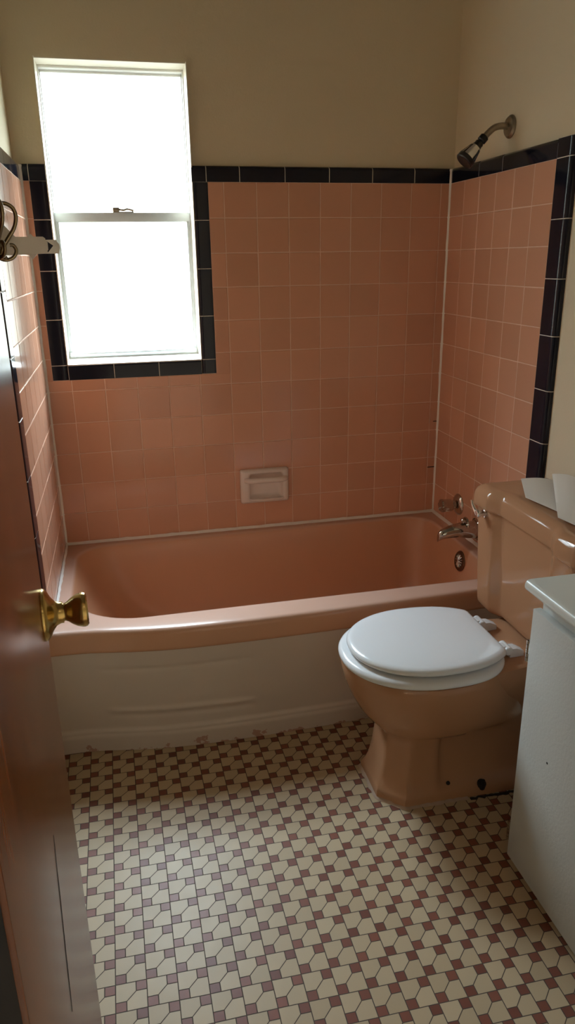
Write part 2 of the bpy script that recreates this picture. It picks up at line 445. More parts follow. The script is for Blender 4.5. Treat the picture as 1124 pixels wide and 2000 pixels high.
bm = BM(); box(bm, b0 + .008, b1 - .008, .110, .113, SB + .01, MR0 + .006); obj('pane', bm, 'glass', lo, smooth=False)
bm = BM()   # sash lock
cx = -1.128
box(bm, cx - .034, cx + .034, .100, .118, MR1, MR1 + .003, .001)
box(bm, cx - .034, cx - .012, .100, .116, MR1 + .002, MR1 + .017, .003)
tube(bm, smooth_path([(cx - .02, .108, MR1 + .012), (cx, .106, MR1 + .008), (cx + .014, .104, MR1 + .011), (cx + .034, .102, MR1 + .006)]), .004, 8)
obj('sash_lock', bm, 'dull_chrome', lo)

# ------------------------------------------------------------------ bathtub
tub = thing('bathtub', 'pink enamel alcove bathtub with white-painted bowed front apron under the window', 'bathtub', (-.716, -.37, 0))
xl, xr = XL - .0160, -.0015
def front_y(x):
    return interp(x, [(-1.45, -.692), (-1.36, -.693), (-1.28, -.709), (-1.2, -.725), (-1.1, -.737), (-1.0, -.7415), (-.85, -.743), (-.63, -.740), (-.42, -.732), (-.2, -.722), (0, -.714)])
_fy = [front_y(-1.45 + .01 * i) for i in range(146)]
def fy(x):
    s = 0; w = 0
    for k in range(-7, 8):
        s += front_y(min(0, max(-1.45, x + k * .008))); w += 1
    return s / w
NB, NS = 56, 26    # samples on long / short sides
def rr_loop(x0, x1, y0, y1, rs, z, fn=None):
    """rounded rect sampled side by side from corner middle to corner middle; corners: BL(back left) BR FR FL ; y1=back, y0=front"""
    rbl, rbr, rfr, rfl = rs
    cs = [(x0 + rbl, y1 - rbl, rbl, 180, 90), (x1 - rbr, y1 - rbr, rbr, 90, 0), (x1 - rfr, y0 + rfr, rfr, 0, -90), (x0 + rfl, y0 + rfl, rfl, -90, -180)]
    pts = []
    for i in range(4):
        n = NB if i % 2 == 0 else NS
        c, d = cs[i], cs[(i + 1) % 4]
        am = math.radians((c[3] + c[4]) / 2); ae = math.radians(c[4])
        bs = math.radians(d[3] if i < 3 else 180); bmid = math.radians((d[3] + d[4]) / 2 if i < 3 else 135)
        l1 = c[2] * PI / 4; l3 = d[2] * PI / 4
        pa = Vector((c[0] + c[2] * math.cos(ae), c[1] + c[2] * math.sin(ae))); pb = Vector((d[0] + d[2] * math.cos(bs), d[1] + d[2] * math.sin(bs)))
        l2 = (pb - pa).length; tot = l1 + l2 + l3
        for k in range(n):
            s = tot * k / n
            if s < l1:
                th = am + (ae - am) * s / max(l1, 1e-9); q_ = Vector((c[0] + c[2] * math.cos(th), c[1] + c[2] * math.sin(th)))
            elif s < l1 + l2: q_ = pa.lerp(pb, (s - l1) / l2)
            else:
                th = bs + (bmid - bs) * (s - l1 - l2) / max(l3, 1e-9); q_ = Vector((d[0] + d[2] * math.cos(th), d[1] + d[2] * math.sin(th)))
            pts.append((q_.x, q_.y, z))
    return pts
def warp_front(loop, dy, z=None, y0=-.742):
    out = []
    for x, y, zz in loop:
        w = sstep(-.35, y0, y)
        w = max(0, min(1, (y + .35) / (y0 + .35)))
        out.append((x, y + w * (fy(x) + dy - y0), zz if z is None else z))
    return out
sm = (.004,) * 4
DZ = .392
def outer(dy, z, ins=0): return warp_front(rr_loop(xl + ins, xr - ins, -.742, -.0015 - ins, sm, z), dy)
# lip: underside -> face -> rounded top edge -> deck -> opening edge -> basin
loops = [outer(.030, .322), outer(.006, .322), outer(.001, .327), outer(0, .334), outer(0, .374), outer(.001, .380), outer(.004, .3865), outer(.009, .3905), outer(.016, .392), outer(.03, .3925)]
# deck runs up slightly to the walls
def deck(z): return z
def inner(d, z, ins):
    return rr_loop(-1.392 + ins[0], -.046 - ins[1], -.644 + ins[2], -.032 - ins[3], (.11, .10, .10, .22), z)
loops += [inner(0, .3925, (-.006, -.005, -.007, -.005)), inner(0, .392, (-.002, -.001, -.002, -.001)), inner(0, .389, (.002, .002, .002, .002)), inner(0, .381, (.007, .004, .006, .005)),
          inner(0, .355, (.020, .008, .013, .011)), inner(0, .30, (.045, .012, .021, .018)), inner(0, .22, (.090, .018, .032, .028)), inner(0, .15, (.135, .025, .043, .038)),
          inner(0, .10, (.175, .034, .055, .050)), inner(0, .075, (.205, .046, .072, .066)), inner(0, .062, (.245, .07, .10, .095)), inner(0, .057, (.31, .12, .15, .14)), inner(0, .055, (.48, .30, .22, .21))]
bm = BM(); loft(bm, loops, cap0=False, cap1=True)
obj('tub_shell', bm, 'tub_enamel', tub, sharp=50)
# apron
def apron_off(x, z):
    d = .007
    flare = sstep(.075, .045, z) * .011
    d -= flare
    d -= .003 * sstep(.058, .062, z) * sstep(.072, .066, z)
    def ridge(zc, xa, xb, h, w=.007):
        m_ = sstep(xa - .02, xa + .02, x) * sstep(xb + .015, xb - .015, x)
        return h * m_ * math.exp(-((z - zc) / w) ** 2)
    d += ridge(.266 + .006 * (x + 1.1), -1.31, -.88, .0035)
    d -= ridge(.130 - .01 * (x + 1.1), -1.29, -.88, .005, .008)
    d += ridge(.112 - .01 * (x + 1.1), -1.29, -.88, .003, .008)
    return d
bm = BM(); zs = [.001 + (.3235 - .001) * i / 90 for i in range(91)]; nx = 150
loops = []
for z in zs:
    l = [(xl + (xr - xl) * i / nx, fy(xl + (xr - xl) * i / nx) + apron_off(xl + (xr - xl) * i / nx, z), z) for i in range(nx + 1)]
    l += [(xr, -.62, z), (xl, -.62, z)]
    loops.append(l)
loft(bm, loops)
obj('apron', bm, 'apron', tub, sharp=60)
bm = BM()   # caulk line between tub and tile
bead(bm, seg((XL + .003, -.0019, TUBZ - .006), (-.003, -.0019, TUBZ - .006), 60), NY, Z_, .0075, .0008)
bead(bm, seg((-.0019, -.003, TUBZ - .006), (-.0019, -.655, TUBZ - .006)), NX, Z_, .008)
bead(bm, seg((XL + .0019, -.003, TUBZ - .006), (XL + .0019, -.655, TUBZ - .006)), X_, Z_, .0055)
obj('tub_caulk', bm, 'caulk', tub)
bm = BM()   # overflow plate on the drain-end wall
oc = Vector((-.0572, -.375, .335)); od = Vector((-1, 0, .16)).normalized()
lathe(bm, [(.001, -.002), (.037, -.002), (.037, .001), (.034, .004), (.026, .0045), (.025, .003), (.001, .003)], oc, od, 40)
ov = obj('overflow_plate', bm, 'bronze_dark', tub)
bm = BM(); a_, c_, d_ = frame_of(od); rnd = random.Random(3)
for k in range(12):
    th = 2 * PI * k / 12; rd = a_ * math.cos(th) + c_ * math.sin(th); tg = od.cross(rd)
    def sec(r_, w_, h_): return [oc + rd * r_ + tg * w_ + od * h_, oc + rd * r_ + od * (h_ + .0035), oc + rd * r_ - tg * w_ + od * h_]
    loft(bm, [sec(.003, .0007, .006), sec(.012, .0016, .0055), sec(.023, .0026, .0035)])
lathe(bm, [(.0045, .003), (.0045, .0085), (.001, .010)], oc, od, 16)
obj('overflow_grille', bm, 'bright_chrome', ov)

# ------------------------------------------------------------------ tub spout, handle, shower
sp_ = thing('tub_spout', 'chrome tub spout with diverter on the end wall above the tub', 'faucet', (0, -.37, .45))
bm = BM()
path = [(.002, .449, .033, .031), (-.012, .449, .032, .031), (-.03, .4495, .030, .0305), (-.06, .451, .0265, .0275), (-.09, .450, .0235, .0245), (-.115, .446, .0205, .021), (-.132, .4415, .0185, .0165), (-.142, .4355, .017, .0115), (-.1455, .4305, .015, .007)]
loops = []
for x, z, rz, ry in path:
    zb = z - rz; zt = z + rz
    loops.append([(x + (.004 if k > 12 else 0) * 0, -.37 + ry * math.cos(2 * PI * k / 28), z + rz * math.sin(2 * PI * k / 28)) for k in range(28)])
loft(bm, loops); obj('spout_body', bm, 'chrome', sp_, sharp=50)
bm = BM(); lathe(bm, [(.040, -.0), (.040, .003), (.035, .007), (.033, .007)], (.0005, -.37, .449), NX, 36); obj('wall_flange', bm, 'chrome', sp_)
dv = BM(); lathe(dv, [(.004, 0), (.004, .012), (.013, .013), (.0145, .017), (.013, .021), (.001, .022)], (-.052, -.37, .470), (.25, 0, 1), 24); dvo = obj('diverter_knob', dv, 'chrome', sp_)
bm = BM(); lathe(bm, [(.001, 0), (.023, .001), (.025, .005), (.023, .009), (.001, .010)], (-.038, -.37, .473), (-1, 0, .05), 32); obj('diverter_collar', bm, 'chrome', sp_)

hd = thing('faucet_handle', 'chrome round faucet handle on the tiled end wall above the spout', 'faucet', (0, -.222, .494))
bm = BM(); lathe(bm, [(.040, 0), (.040, .003), (.036, .008), (.026, .013), (.015, .016), (.013, .028), (.001, .028)], (.0005, -.222, .494), NX, 40); obj('wall_flange', bm, 'chrome', hd)
bm = BM(); lathe(bm, [(.001, .026), (.018, .026), (.021, .029), (.022, .055), (.0235, .068), (.0215, .073), (.012, .0745), (.001, .0745)], (0, -.222, .494), NX, 60, lobes=6, lobe_amp=.085); obj('handle_grip', bm, 'chrome', hd)

sh = thing('shower_head', 'chrome and black shower head on a bent arm above the black border tiles', 'shower head', (ST, -.36, 1.727))
yy = -.361
bm = BM(); lathe(bm, [(.032, 0), (.032, .003), (.027, .009), (.012, .013), (.010, .013)], (ST - .0005, yy, 1.727), NX, 32); obj('wall_flange', bm, 'dull_chrome', sh)
bm = BM(); tube(bm, smooth_path([(ST - .01, yy, 1.727), (-.012, yy, 1.728), (-.035, yy, 1.723), (-.055, yy, 1.708), (-.072, yy, 1.690)]), .0095, 16); obj('shower_arm', bm, 'dull_chrome', sh)
hdir = Vector((-.68, 0, -.735)).normalized(); hp = Vector((-.064, yy, 1.699))
bm = BM(); lathe(bm, [(.011, 0), (.0135, .002), (.0135, .016), (.0105, .019), (.0105, .022), (.013, .024), (.013, .032), (.016, .042)], hp, hdir, 28); hb = obj('head_collar', bm, 'black_plastic', sh)
bm = BM(); lathe(bm, [(.016, .040), (.021, .058), (.026, .078), (.0265, .080)], hp, hdir, 32); obj('head_shell', bm, 'bright_chrome', sh)
bm = BM(); lathe(bm, [(.0262, .079), (.028, .082), (.028, .092), (.025, .0945), (.020, .0925), (.001, .0925)], hp, hdir, 32); 
for k in range(3):   # raised black ribs on the shell
    a_, c_, d_ = frame_of(hdir); th = 2 * PI * k / 3 + 1.35
    rd = a_ * math.cos(th) + c_ * math.sin(th); tg = hdir.cross(rd)
    L1, L2 = hp + hdir * .043, hp + hdir * .082
    def sec(P_, r_, w_): return [P_ + rd * r_ + tg * w_, P_ + rd * (r_ + .002) + tg * w_ * .8, P_ + rd * (r_ + .002) - tg * w_ * .8, P_ + rd * r_ - tg * w_]
    loft(bm, [sec(L1, .0150, .006), sec(L2, .0248, .011)])
obj('head_face', bm, 'black_plastic', sh)

# ------------------------------------------------------------------ soap dish
sdx0, sdx1, sdz0, sdz1 = SD
sd = thing('soap_dish', 'cream ceramic soap dish with grab bar set in the pink tile wall', 'soap dish', ((sdx0 + sdx1) / 2, 0, .56))
def rrect(x0, x1, z0, z1, r, y, n=6):
    out = []
    for cx, cz, a in ((x1 - r, z1 - r, 0), (x0 + r, z1 - r, 90), (x0 + r, z0 + r, 180), (x1 - r, z0 + r, 270)):
        for k in range(n + 1):
            th = math.radians(a + 90 * k / n); out.append((cx + r * math.cos(th), y, cz + r * math.sin(th)))
    return out
bm = BM()
ix0, ix1, iz0, iz1 = sdx0 + .033, sdx1 - .024, sdz0 + .014, sdz1 - .016
def ir(e, y, r=.010): return rrect(ix0 + e, ix1 - e, iz0 + e, iz1 - e, r, y)
def orr(e, y, r=.008): return rrect(sdx0 + e, sdx1 - e, sdz0 + e, sdz1 - e, r, y)
loft(bm, [orr(0, -.0005), orr(0, -.012), orr(.002, -.017), orr(.007, -.0205), ir(-.006, -.0225), ir(-.002, -.021), ir(.001, -.017), ir(.004, -.008), ir(.010, -.0035, .008), ir(.02, -.003, .006)], cap0=False, cap1=True)
obj('dish_body', bm, 'cream_ceramic', sd, sharp=45)
bm = BM(); zb = .5885
tube(bm, smooth_path([(ix0 - .014, -.018, zb), (ix0 - .004, -.028, zb), (ix0 + .012, -.033, zb), ((ix0 + ix1) / 2, -.034, zb), (ix1 - .012, -.033, zb), (ix1 + .004, -.028, zb), (ix1 + .012, -.018, zb)]), [.0105] * 37, 16)
obj('grab_bar', bm, 'cream_ceramic', sd)
bm = BM()   # lip and drain notch
tube(bm, smooth_path([(ix0 - .002, -.021, iz0 + .004), (ix0 + .01, -.025, iz0 + .0), ((ix0 + ix1) / 2, -.026, iz0 - .001), (ix1 - .01, -.025, iz0 + .0), (ix1 + .002, -.021, iz0 + .004)]), .0042, 12)
box(bm, (ix0 + ix1) / 2 - .016, (ix0 + ix1) / 2 + .010, -.0285, -.020, iz0 - .004, iz0 + .003, .0015)
box(bm, ix0 + .004, ix1 - .004, -.024, -.004, iz0 - .002, iz0 + .003, .001)
obj('tray_lip', bm, 'cream_ceramic', sd)

# ------------------------------------------------------------------ toilet
YC = -1.015
tl = thing('toilet', 'pink porcelain two-piece toilet with white seat beside the tub', 'toilet', (-.40, YC, 0))
NT = 96
def polar(cx, xf, xb, hw, n, octw=0, ch=.06, z=0, fl=0, nb=None, side=None):
    af, ab = cx - xf, xb - cx; out = []
    for k in range(NT):
        th = 2 * PI * k / NT; c, s = math.cos(th), math.sin(th)   # c>0 : towards the front (-x)
        a = af if c > 0 else ab; nn = n if c > 0 else (nb or n)
        r_e = (abs(c / a) ** nn + abs(s / hw) ** nn) ** (-1 / nn)
        r_o = 9
        if c > 1e-6: r_o = min(r_o, af / c)
        if c < -1e-6: r_o = min(r_o, ab / -c)
        if abs(s) > 1e-6: r_o = min(r_o, hw / abs(s))
        k_ = abs(c) + abs(s)
        if c > 0: r_o = min(r_o, (af + hw - ch) / k_)
        r_ = r_e * (1 - octw) + r_o * octw
        x, y = cx - r_ * c, r_ * s
        if side:      # pulled-in rear flank of the pedestal
            w = sstep(side[0], side[0] + .02, x); y *= 1 - w * side[1]
        out.append((x, YC + y, z))
    if octw >= .9:      # put a sample exactly on each chamfer corner of the plinth
        for sg in (1, -1):
            for px, py in ((cx - af, sg * (hw - ch)), (cx - af + ch, sg * hw)):
                k = min(range(NT), key=lambda i: (out[i][0] - px) ** 2 + (out[i][1] - YC - py) ** 2)
                out[k] = (px, YC + py * (1 - (sstep(side[0], side[0] + .02, px) * side[1] if side else 0)), z)
    return out
bm = BM()
loops = [polar(-.42, -.612, -.16, .124, 5, 1, .058, .001),
         polar(-.42, -.612, -.16, .124, 5, 1, .058, .020),
         polar(-.42, -.608, -.16, .120, 5, 1, .058, .028),
         polar(-.42, -.603, -.162, .113, 5, 1, .056, .040, side=(-.46, .06)),
         polar(-.42, -.596, -.165, .104, 5, 1, .052, .062, side=(-.46, .14)),
         polar(-.42, -.588, -.168, .098, 5, 1, .048, .095, side=(-.46, .18)),
         polar(-.42, -.582, -.17, .096, 4, 1, .046, .140, side=(-.46, .18)),
         polar(-.42, -.580, -.17, .097, 4, .95, .046, .170, side=(-.46, .16)),
         polar(-.42, -.584, -.17, .103, 3, .6, .05, .186, side=(-.45, .12)),
         polar(-.43, -.603, -.175, .124, 2.4, .15, .06, .203, side=(-.40, .08)),
         polar(-.44, -.625, -.18, .142, 2.2, 0, .06, .224),
         polar(-.45, -.648, -.19, .158, 2.15, 0, .06, .256),
         polar(-.46, -.667, -.21, .170, 2.1, 0, .06, .294),
         polar(-.465, -.680, -.225, .177, 2.1, 0, .06, .330),
         polar(-.47, -.686, -.235, .180, 2.1, 0, .06, .358),
         polar(-.47, -.687, -.238, .181, 2.1, 0, .06, .374),
         polar(-.47, -.684, -.240, .178, 2.1, 0, .06, .383),
         polar(-.47, -.676, -.250, .170, 2.1, 0, .06, .386)]
loft(bm, loops)
def dk(z, x0, hw0, hw1, xb=-.03):
    r_ = .02
    return [(x0, YC - hw0, z), (x0 + .06, YC - (hw0 * .55 + hw1 * .45), z), (-.20, YC - hw1, z), (xb - r_, YC - hw1, z), (xb, YC - hw1 + r_, z), (xb, YC + hw1 - r_, z), (xb - r_, YC + hw1, z), (-.20, YC + hw1, z), (x0 + .06, YC + (hw0 * .55 + hw1 * .45), z), (x0, YC + hw0, z)]
loft(bm, [dk(.19, -.36, .075, .06, -.10), dk(.25, -.37, .115, .088, -.07), dk(.30, -.38, .146, .110, -.05), dk(.345, -.385, .160, .124), dk(.374, -.385, .163, .127), dk(.384, -.382, .160, .124), dk(.3875, -.375, .152, .116)])
bowl = obj('bowl', bm, 'pink_ceramic', tl, sharp=38)
bm = BM(); lathe(bm, [(.009, -.01), (.009, 0), (.007, .004), (.0045, .005), (.0045, .020), (.001, .021)], (-.335, YC - .121, .030), (0, -.25, 1), 12)
lathe(bm, [(.013, -.002), (.012, .006), (.001, .007)], (-.335, YC - .116, .030), (0, -.5, 1), 14)
bo = obj('floor_bolt', bm, 'dark', tl); bo['label'] = 'rusty dark bolt on the base flange'
bp = [(x, y, .0015) for x, y, z in polar(-.42, -.612, -.16, .124, 5, 1, .058, .0)]
bm = BM(); rnd = random.Random(9); ring = [p_ for p_ in bp if p_[0] < -.36]
k0 = max(range(NT), key=lambda i: bp[i][0]); loops = []
ordr = [bp[(k0 + i) % NT] for i in range(NT)]; ordr = [p_ for p_ in ordr if p_[0] < -.37]
for x, y, z in ordr:
    v = Vector((x + .42, y - YC, 0)).normalized(); h_ = .004 + rnd.random() * .003; w_ = .005 + rnd.random() * .005; c_ = Vector((x, y, 0))
    loops.append([c_ - v * .002 + Vector((0, 0, .0008)), c_ + v * w_ + Vector((0, 0, .0008)), c_ + v * w_ * .5 + Vector((0, 0, h_ * .8)), c_ - v * .002 + Vector((0, 0, h_ * 1.3))])
loft(bm, loops); bb = obj('base_caulk', bm, 'old_caulk', tl)
bm = BM(); loops = []
for i in range(26):
    x = -.372 + .19 * i / 25; y = YC - .1255 - .004 * rnd.random(); w_ = .004 + .006 * rnd.random() + .006 * i / 25
    if x > -.21: y += .002
    loops.append([(x, y, .0008), (x, y - w_, .0008), (x, y - w_ * .7, .002), (x, y - w_ * .2, .0032)])
loft(bm, loops); cr = obj('base_gap_dirt', bm, 'dark', tl); cr['label'] = 'dark crumbled gap under the toilet base'
bm = BM(); lathe(bm, [(.0055, -.001), (.0055, .0015), (.001, .002)], (-.428, YC - .108, .045), (0, -1, .35), 10); obj('chip', bm, 'dark', tl)['label'] = 'dark chip in the glaze'
# tank
def tank_loop(z, hw, xf, e=0, rc=.022, rec=.020, xb=.012):
    a, c = .158, .120
    s = hw / .25; a *= s; c *= s
    hw -= e; xf += e; xb -= e
    rc = max(.004, rc - e * .5)
    half = [(xb, hw)]
    for k in range(7):
        th = PI / 2 * k / 6
        half.append((xf + rc - rc * math.sin(th), hw - rc + rc * math.cos(th)))
    half += [(xf, a + .008), (xf + .001, a), (xf + .004, a - .006), (xf + rec - .004, c + .006), (xf + rec - .001, c), (xf + rec, c - .008), (xf + rec, c * .5), (xf + rec, 0)]
    full = half + [(x, -y) for x, y in half[-2::-1]]
    return [(x, YC + y, z) for x, y in full]
bm = BM(); XF = -.222
def tk(z, e=0):
    s = (z - .39) / .31
    return tank_loop(z, .222 + .024 * s, XF + .008 * (1 - s), e)
loft(bm, [tk(.3885, .030), tk(.392, .014), tk(.399, .005), tk(.408, .001), tk(.42), tk(.50), tk(.60), tk(.70)])
tank = obj('tank', bm, 'pink_ceramic', tl, sharp=38)
bm = BM()
def ld(z, e): return tank_loop(z, .2585, XF - .010, e, .026, .020, .014)
loft(bm, [ld(.6985, .012), ld(.697, .003), ld(.699, .0005), ld(.704, 0), ld(.728, .0005), ld(.738, .003), ld(.747, .008), ld(.753, .015), ld(.7565, .024), ld(.7575, .034), ld(.7545, .044), ld(.7545, .06)])
lid = obj('tank_lid', bm, 'pink_ceramic', tl, sharp=45)
bm = BM(); lv = Vector((XF - .0005, YC + .187, .6845))
lathe(bm, [(.0125, 0), (.0125, .004), (.009, .006), (.009, .014), (.0125, .016), (.0135, .022), (.0115, .027), (.006, .0295), (.001, .0298)], lv, NX, 24)
pth = smooth_path([lv + Vector((-.022, -.002, -.002)), lv + Vector((-.024, .010, .007)), lv + Vector((-.026, .021, .018)), lv + Vector((-.027, .030, .032))])
tube(bm, pth, [.0088 - .0055 * (i / (len(pth) - 1)) for i in range(len(pth))], 14)
le = obj('flush_lever', bm, 'bright_chrome', tl); le['label'] = 'chrome flush lever'
# seat ring and lid
def seat_loop(z, e, xf=-.694, xb=-.278, hw=.1875, cx=-.475):
    return polar(cx, xf + e, xb - e, hw - e, 2.12, 0, 0, z, nb=2.7)
bm = BM()
rows = [seat_loop(.3885, .11), seat_loop(.3885, .006), seat_loop(.392, .001), seat_loop(.398, 0), seat_loop(.404, .003), seat_loop(.4085, .010), seat_loop(.4095, .03), seat_loop(.4075, .07), seat_loop(.3885, .11)]
loft(bm, rows, cap0=False, cap1=False)
st = obj('seat', bm, 'white_plastic', tl, sharp=50); st['label'] = 'white plastic seat ring'
def lid_loop(z, e): 
    l = polar(-.47, -.673 + e, -.25 - e, .1705 - e, 2.12, 0, 0, z, nb=2.3)
    return [(min(x, -.294 - e * .6), y, zz) for x, y, zz in l]
bm = BM()
loft(bm, [lid_loop(.4155, .03), lid_loop(.4155, .006), lid_loop(.4175, .0015), lid_loop(.422, 0), lid_loop(.4275, .0025), lid_loop(.4315, .008), lid_loop(.4335, .018), lid_loop(.4355, .05), lid_loop(.437, .10), lid_loop(.4375, .15)])
sl = obj('seat_lid', bm, 'white_plastic', tl, sharp=50); sl['label'] = 'closed white plastic seat lid'
for s in (-1, 1):
    bm = BM(); lathe(bm, [(.006, 0), (.006, .0065), (.001, .0066)], (-.60, YC + s * .095, .4092), Z_, 12); obj('lid_bumper', bm, 'white_plastic', sl)
for s in (-1, 1):
    bm = BM(); yb = YC + s * .072
    loft(bm, [[(-.268, yb - .014, .3868), (-.268, yb + .014, .3868), (-.268, yb + .014, .412), (-.268, yb - .014, .412)],
              [(-.250, yb - .014, .3868), (-.250, yb + .014, .3868), (-.250, yb + .013, .411), (-.250, yb - .013, .411)],
              [(-.228, yb - .012, .3868), (-.228, yb + .012, .3868), (-.228, yb + .010, .400), (-.228, yb - .010, .400)]])
    lathe(bm, [(.001, -.021), (.010, -.021), (.0115, -.019), (.0115, .019), (.010, .021), (.001, .021)], (-.276, yb, .4095), Y_, 22)
    box(bm, -.300, -.276, yb - .012, yb + .012, .4155, .4205, .0015)
    h = obj('seat_hinge', bm, 'white_plastic', tl); h['label'] = 'white plastic hinge post'

# ------------------------------------------------------------------ paper towels on the tank lid
def sheet(name, c00, c10, c11, c01, zf, label, n=14, th=.0012):
    bm = BM(); top = []; bot = []
    for i in range(n + 1):
        for j in range(n + 1):
            u, v = i / n, j / n
            p_ = Vector(c00).lerp(Vector(c10), u).lerp(Vector(c01).lerp(Vector(c11), u), v)
            z = zf(u, v); top.append(bm.verts.new((p_.x, p_.y, p_.z + z + th))); bot.append(bm.verts.new((p_.x, p_.y, p_.z + z)))
    I = lambda i, j: i * (n + 1) + j
    for i in range(n):
        for j in range(n):
            bm.faces.new((top[I(i, j)], top[I(i + 1, j)], top[I(i + 1, j + 1)], top[I(i, j + 1)]))
            bm.faces.new((bot[I(i, j)], bot[I(i, j + 1)], bot[I(i + 1, j + 1)], bot[I(i + 1, j)]))
    for i in range(n):
        for a, b_ in (((i, 0), (i + 1, 0)), ((i + 1, n), (i, n)), ((0, i + 1), (0, i)), ((n, i), (n, i + 1))):
            bm.faces.new((top[I(*a)], bot[I(*a)], bot[I(*b_)], top[I(*b_)]))
    o = obj(name, bm, 'paper', sharp=70)
    return tag(o, label, 'paper towel')
LZ = .7582
sheet('paper_towel', (-.092, -.782, LZ), (-.168, -.938, LZ), (-.148, -1.075, LZ), (-.006, -.83, LZ), lambda u, v: .002 + .006 * math.sin(PI * v) * (1 - u), 'flat white paper towel on the tank lid beside the black tile border')
sheet('paper_towel', (-.020, -.822, LZ + .012), (-.181, -1.108, LZ + .002), (-.165, -1.235, LZ + .003), (-.004, -1.06, LZ + .01), lambda u, v: .010 + .007 * math.sin(PI * min(1, v * 1.6)) * (1 - u) + .012 * (1 - u) * math.sin(PI * v) - .006 * u, 'folded white paper towel on the tank lid overlapping the flat one')

# ------------------------------------------------------------------ vanity
vn = thing('vanity_cabinet', 'grey-white painted vanity cabinet standing next to the toilet', 'cabinet', (-.19, -1.65, 0))
VY0, VY1 = -1.96, -1.358
bm = BM(); box(bm, -.3625, .012, VY0, VY1, .0, .7035, .002); obj('cabinet_body', bm, 'vanity_paint', vn)
bm = BM(); box(bm, -.366, -.355, VY0, VY1 - .004, .680, .7035, .001); obj('top_rail', bm, 'vanity_paint', vn)
bm = BM()   # countertop with a rolled front edge
prof = [(.014, .704), (-.380, .704), (-.392, .706)]
for k in range(9):
    th = -PI / 2 + PI * k / 8
    prof.append((-.392 - .010 * math.cos(th), .7185 + .0125 * math.sin(th)))
prof += [(-.385, .7315), (.014, .7315)]
loft(bm, [[(x, VY0 - .01, z) for x, z in prof], [(x, VY1 + .012, z) for x, z in prof]])
obj('countertop', bm, 'counter', vn, sharp=40)
for y0, y1 in ((-1.655, VY1 + .004), (VY0, -1.66)):
    bm = BM(); box(bm, -.382, -.3635, y0, y1, .018, .667, .002)
    d = obj('cabinet_door', bm, 'vanity_paint', vn)
    if y1 > -1.5:
        bm = BM(); lathe(bm, [(.0025, 0), (.0025, .0006), (.001, .0007)], (-.382, -1.464, .362), NX, 10); obj('screw_hole', bm, 'dark', d)
        for z in (.558, .073):
            bm = BM(); hy = VY1 + .0185
            for k in range(5):
                lathe(bm, [(.001, 0), (.0045, .0003), (.0045, .0097), (.001, .010)], (-.374, hy, z - .026 + .0104 * k), Z_, 12)
            box(bm, -.376, -.3735, hy - .004, hy, z - .024, z + .024, .0005)
            box(bm, -.376, -.372, VY1 + .004, hy, z - .024, z + .024, .0005); box(bm, -.374, -.340, VY1 + .002, VY1 + .0035, z - .024, z + .024, .0005)
            obj('hinge', bm, 'chrome', d)

# ------------------------------------------------------------------ bathroom door, knob
DA = math.radians(-4.7)
door = bpy.data.objects.new('door_1', None); COL.objects.link(door); door['kind'] = 'structure'
E0 = Vector((-1.3040, -1.645, 0)); du = Vector((-math.sin(DA), -math.cos(DA), 0)); dn = Vector((math.cos(DA), -math.sin(DA), 0))
door.location = E0 + du * .66
def DP(s, h, z): v = E0 + du * s + dn * h; return (v.x, v.y, z)
bm = BM(); box(bm, 0, .618, -.035, 0, .012, 2.03, .0015)
for v in bm.verts: v.co = DP(*v.co)
obj('door_leaf', bm, 'wood', door)
bm = BM(); zz = [.85 - .006 * i for i in range(24)]; loops = []
for i, z in enumerate(zz):
    w_ = .0016 * min(1, i / 8) * min(1, (23 - i) / 5) + .0003; sx = .340 + .0032 * i + .001 * math.sin(i * .5)
    loops.append([DP(sx - w_, .0002, z), DP(sx - w_, .0006, z), DP(sx + w_, .0006, z), DP(sx + w_, .0002, z)])
loft(bm, loops); obj('veneer_split', bm, 'dark', door)
KZ = .945; ks = .060
bm = BM(); o_ = DP(ks, 0, KZ)
lathe(bm, [(.033, -.0002), (.0335, .002), (.0325, .005), (.029, .008), (.021, .012), (.0155, .0165), (.0135, .0215), (.0135, .0255), (.001, .0258)], o_, dn, 40); ro = obj('knob_rosette', bm, 'brass', door)
bm = BM()
lathe(bm, [(.001, .0255), (.0115, .0255), (.0112, .0275), (.0125, .0305), (.0165, .0355), (.0198, .041), (.0217, .047), (.0222, .0505), (.0212, .0535), (.0185, .0555), (.014, .0545), (.001, .054)], o_, dn, 40); obj('door_knob', bm, 'brass', ro)
bm = BM(); lathe(bm, [(.033, 0), (.0325, .006), (.021, .014), (.0135, .022), (.0115, .028), (.0198, .046), (.022, .056), (.0185, .062), (.001, .062)], DP(ks, -.035, KZ), -dn, 32); obj('door_knob', bm, 'brass', door)
bm = BM(); box(bm, -.0004, .002, -.029, -.006, KZ - .028, KZ + .028)
for v in bm.verts: v.co = DP(*v.co)
obj('latch_plate', bm, 'brass', door)

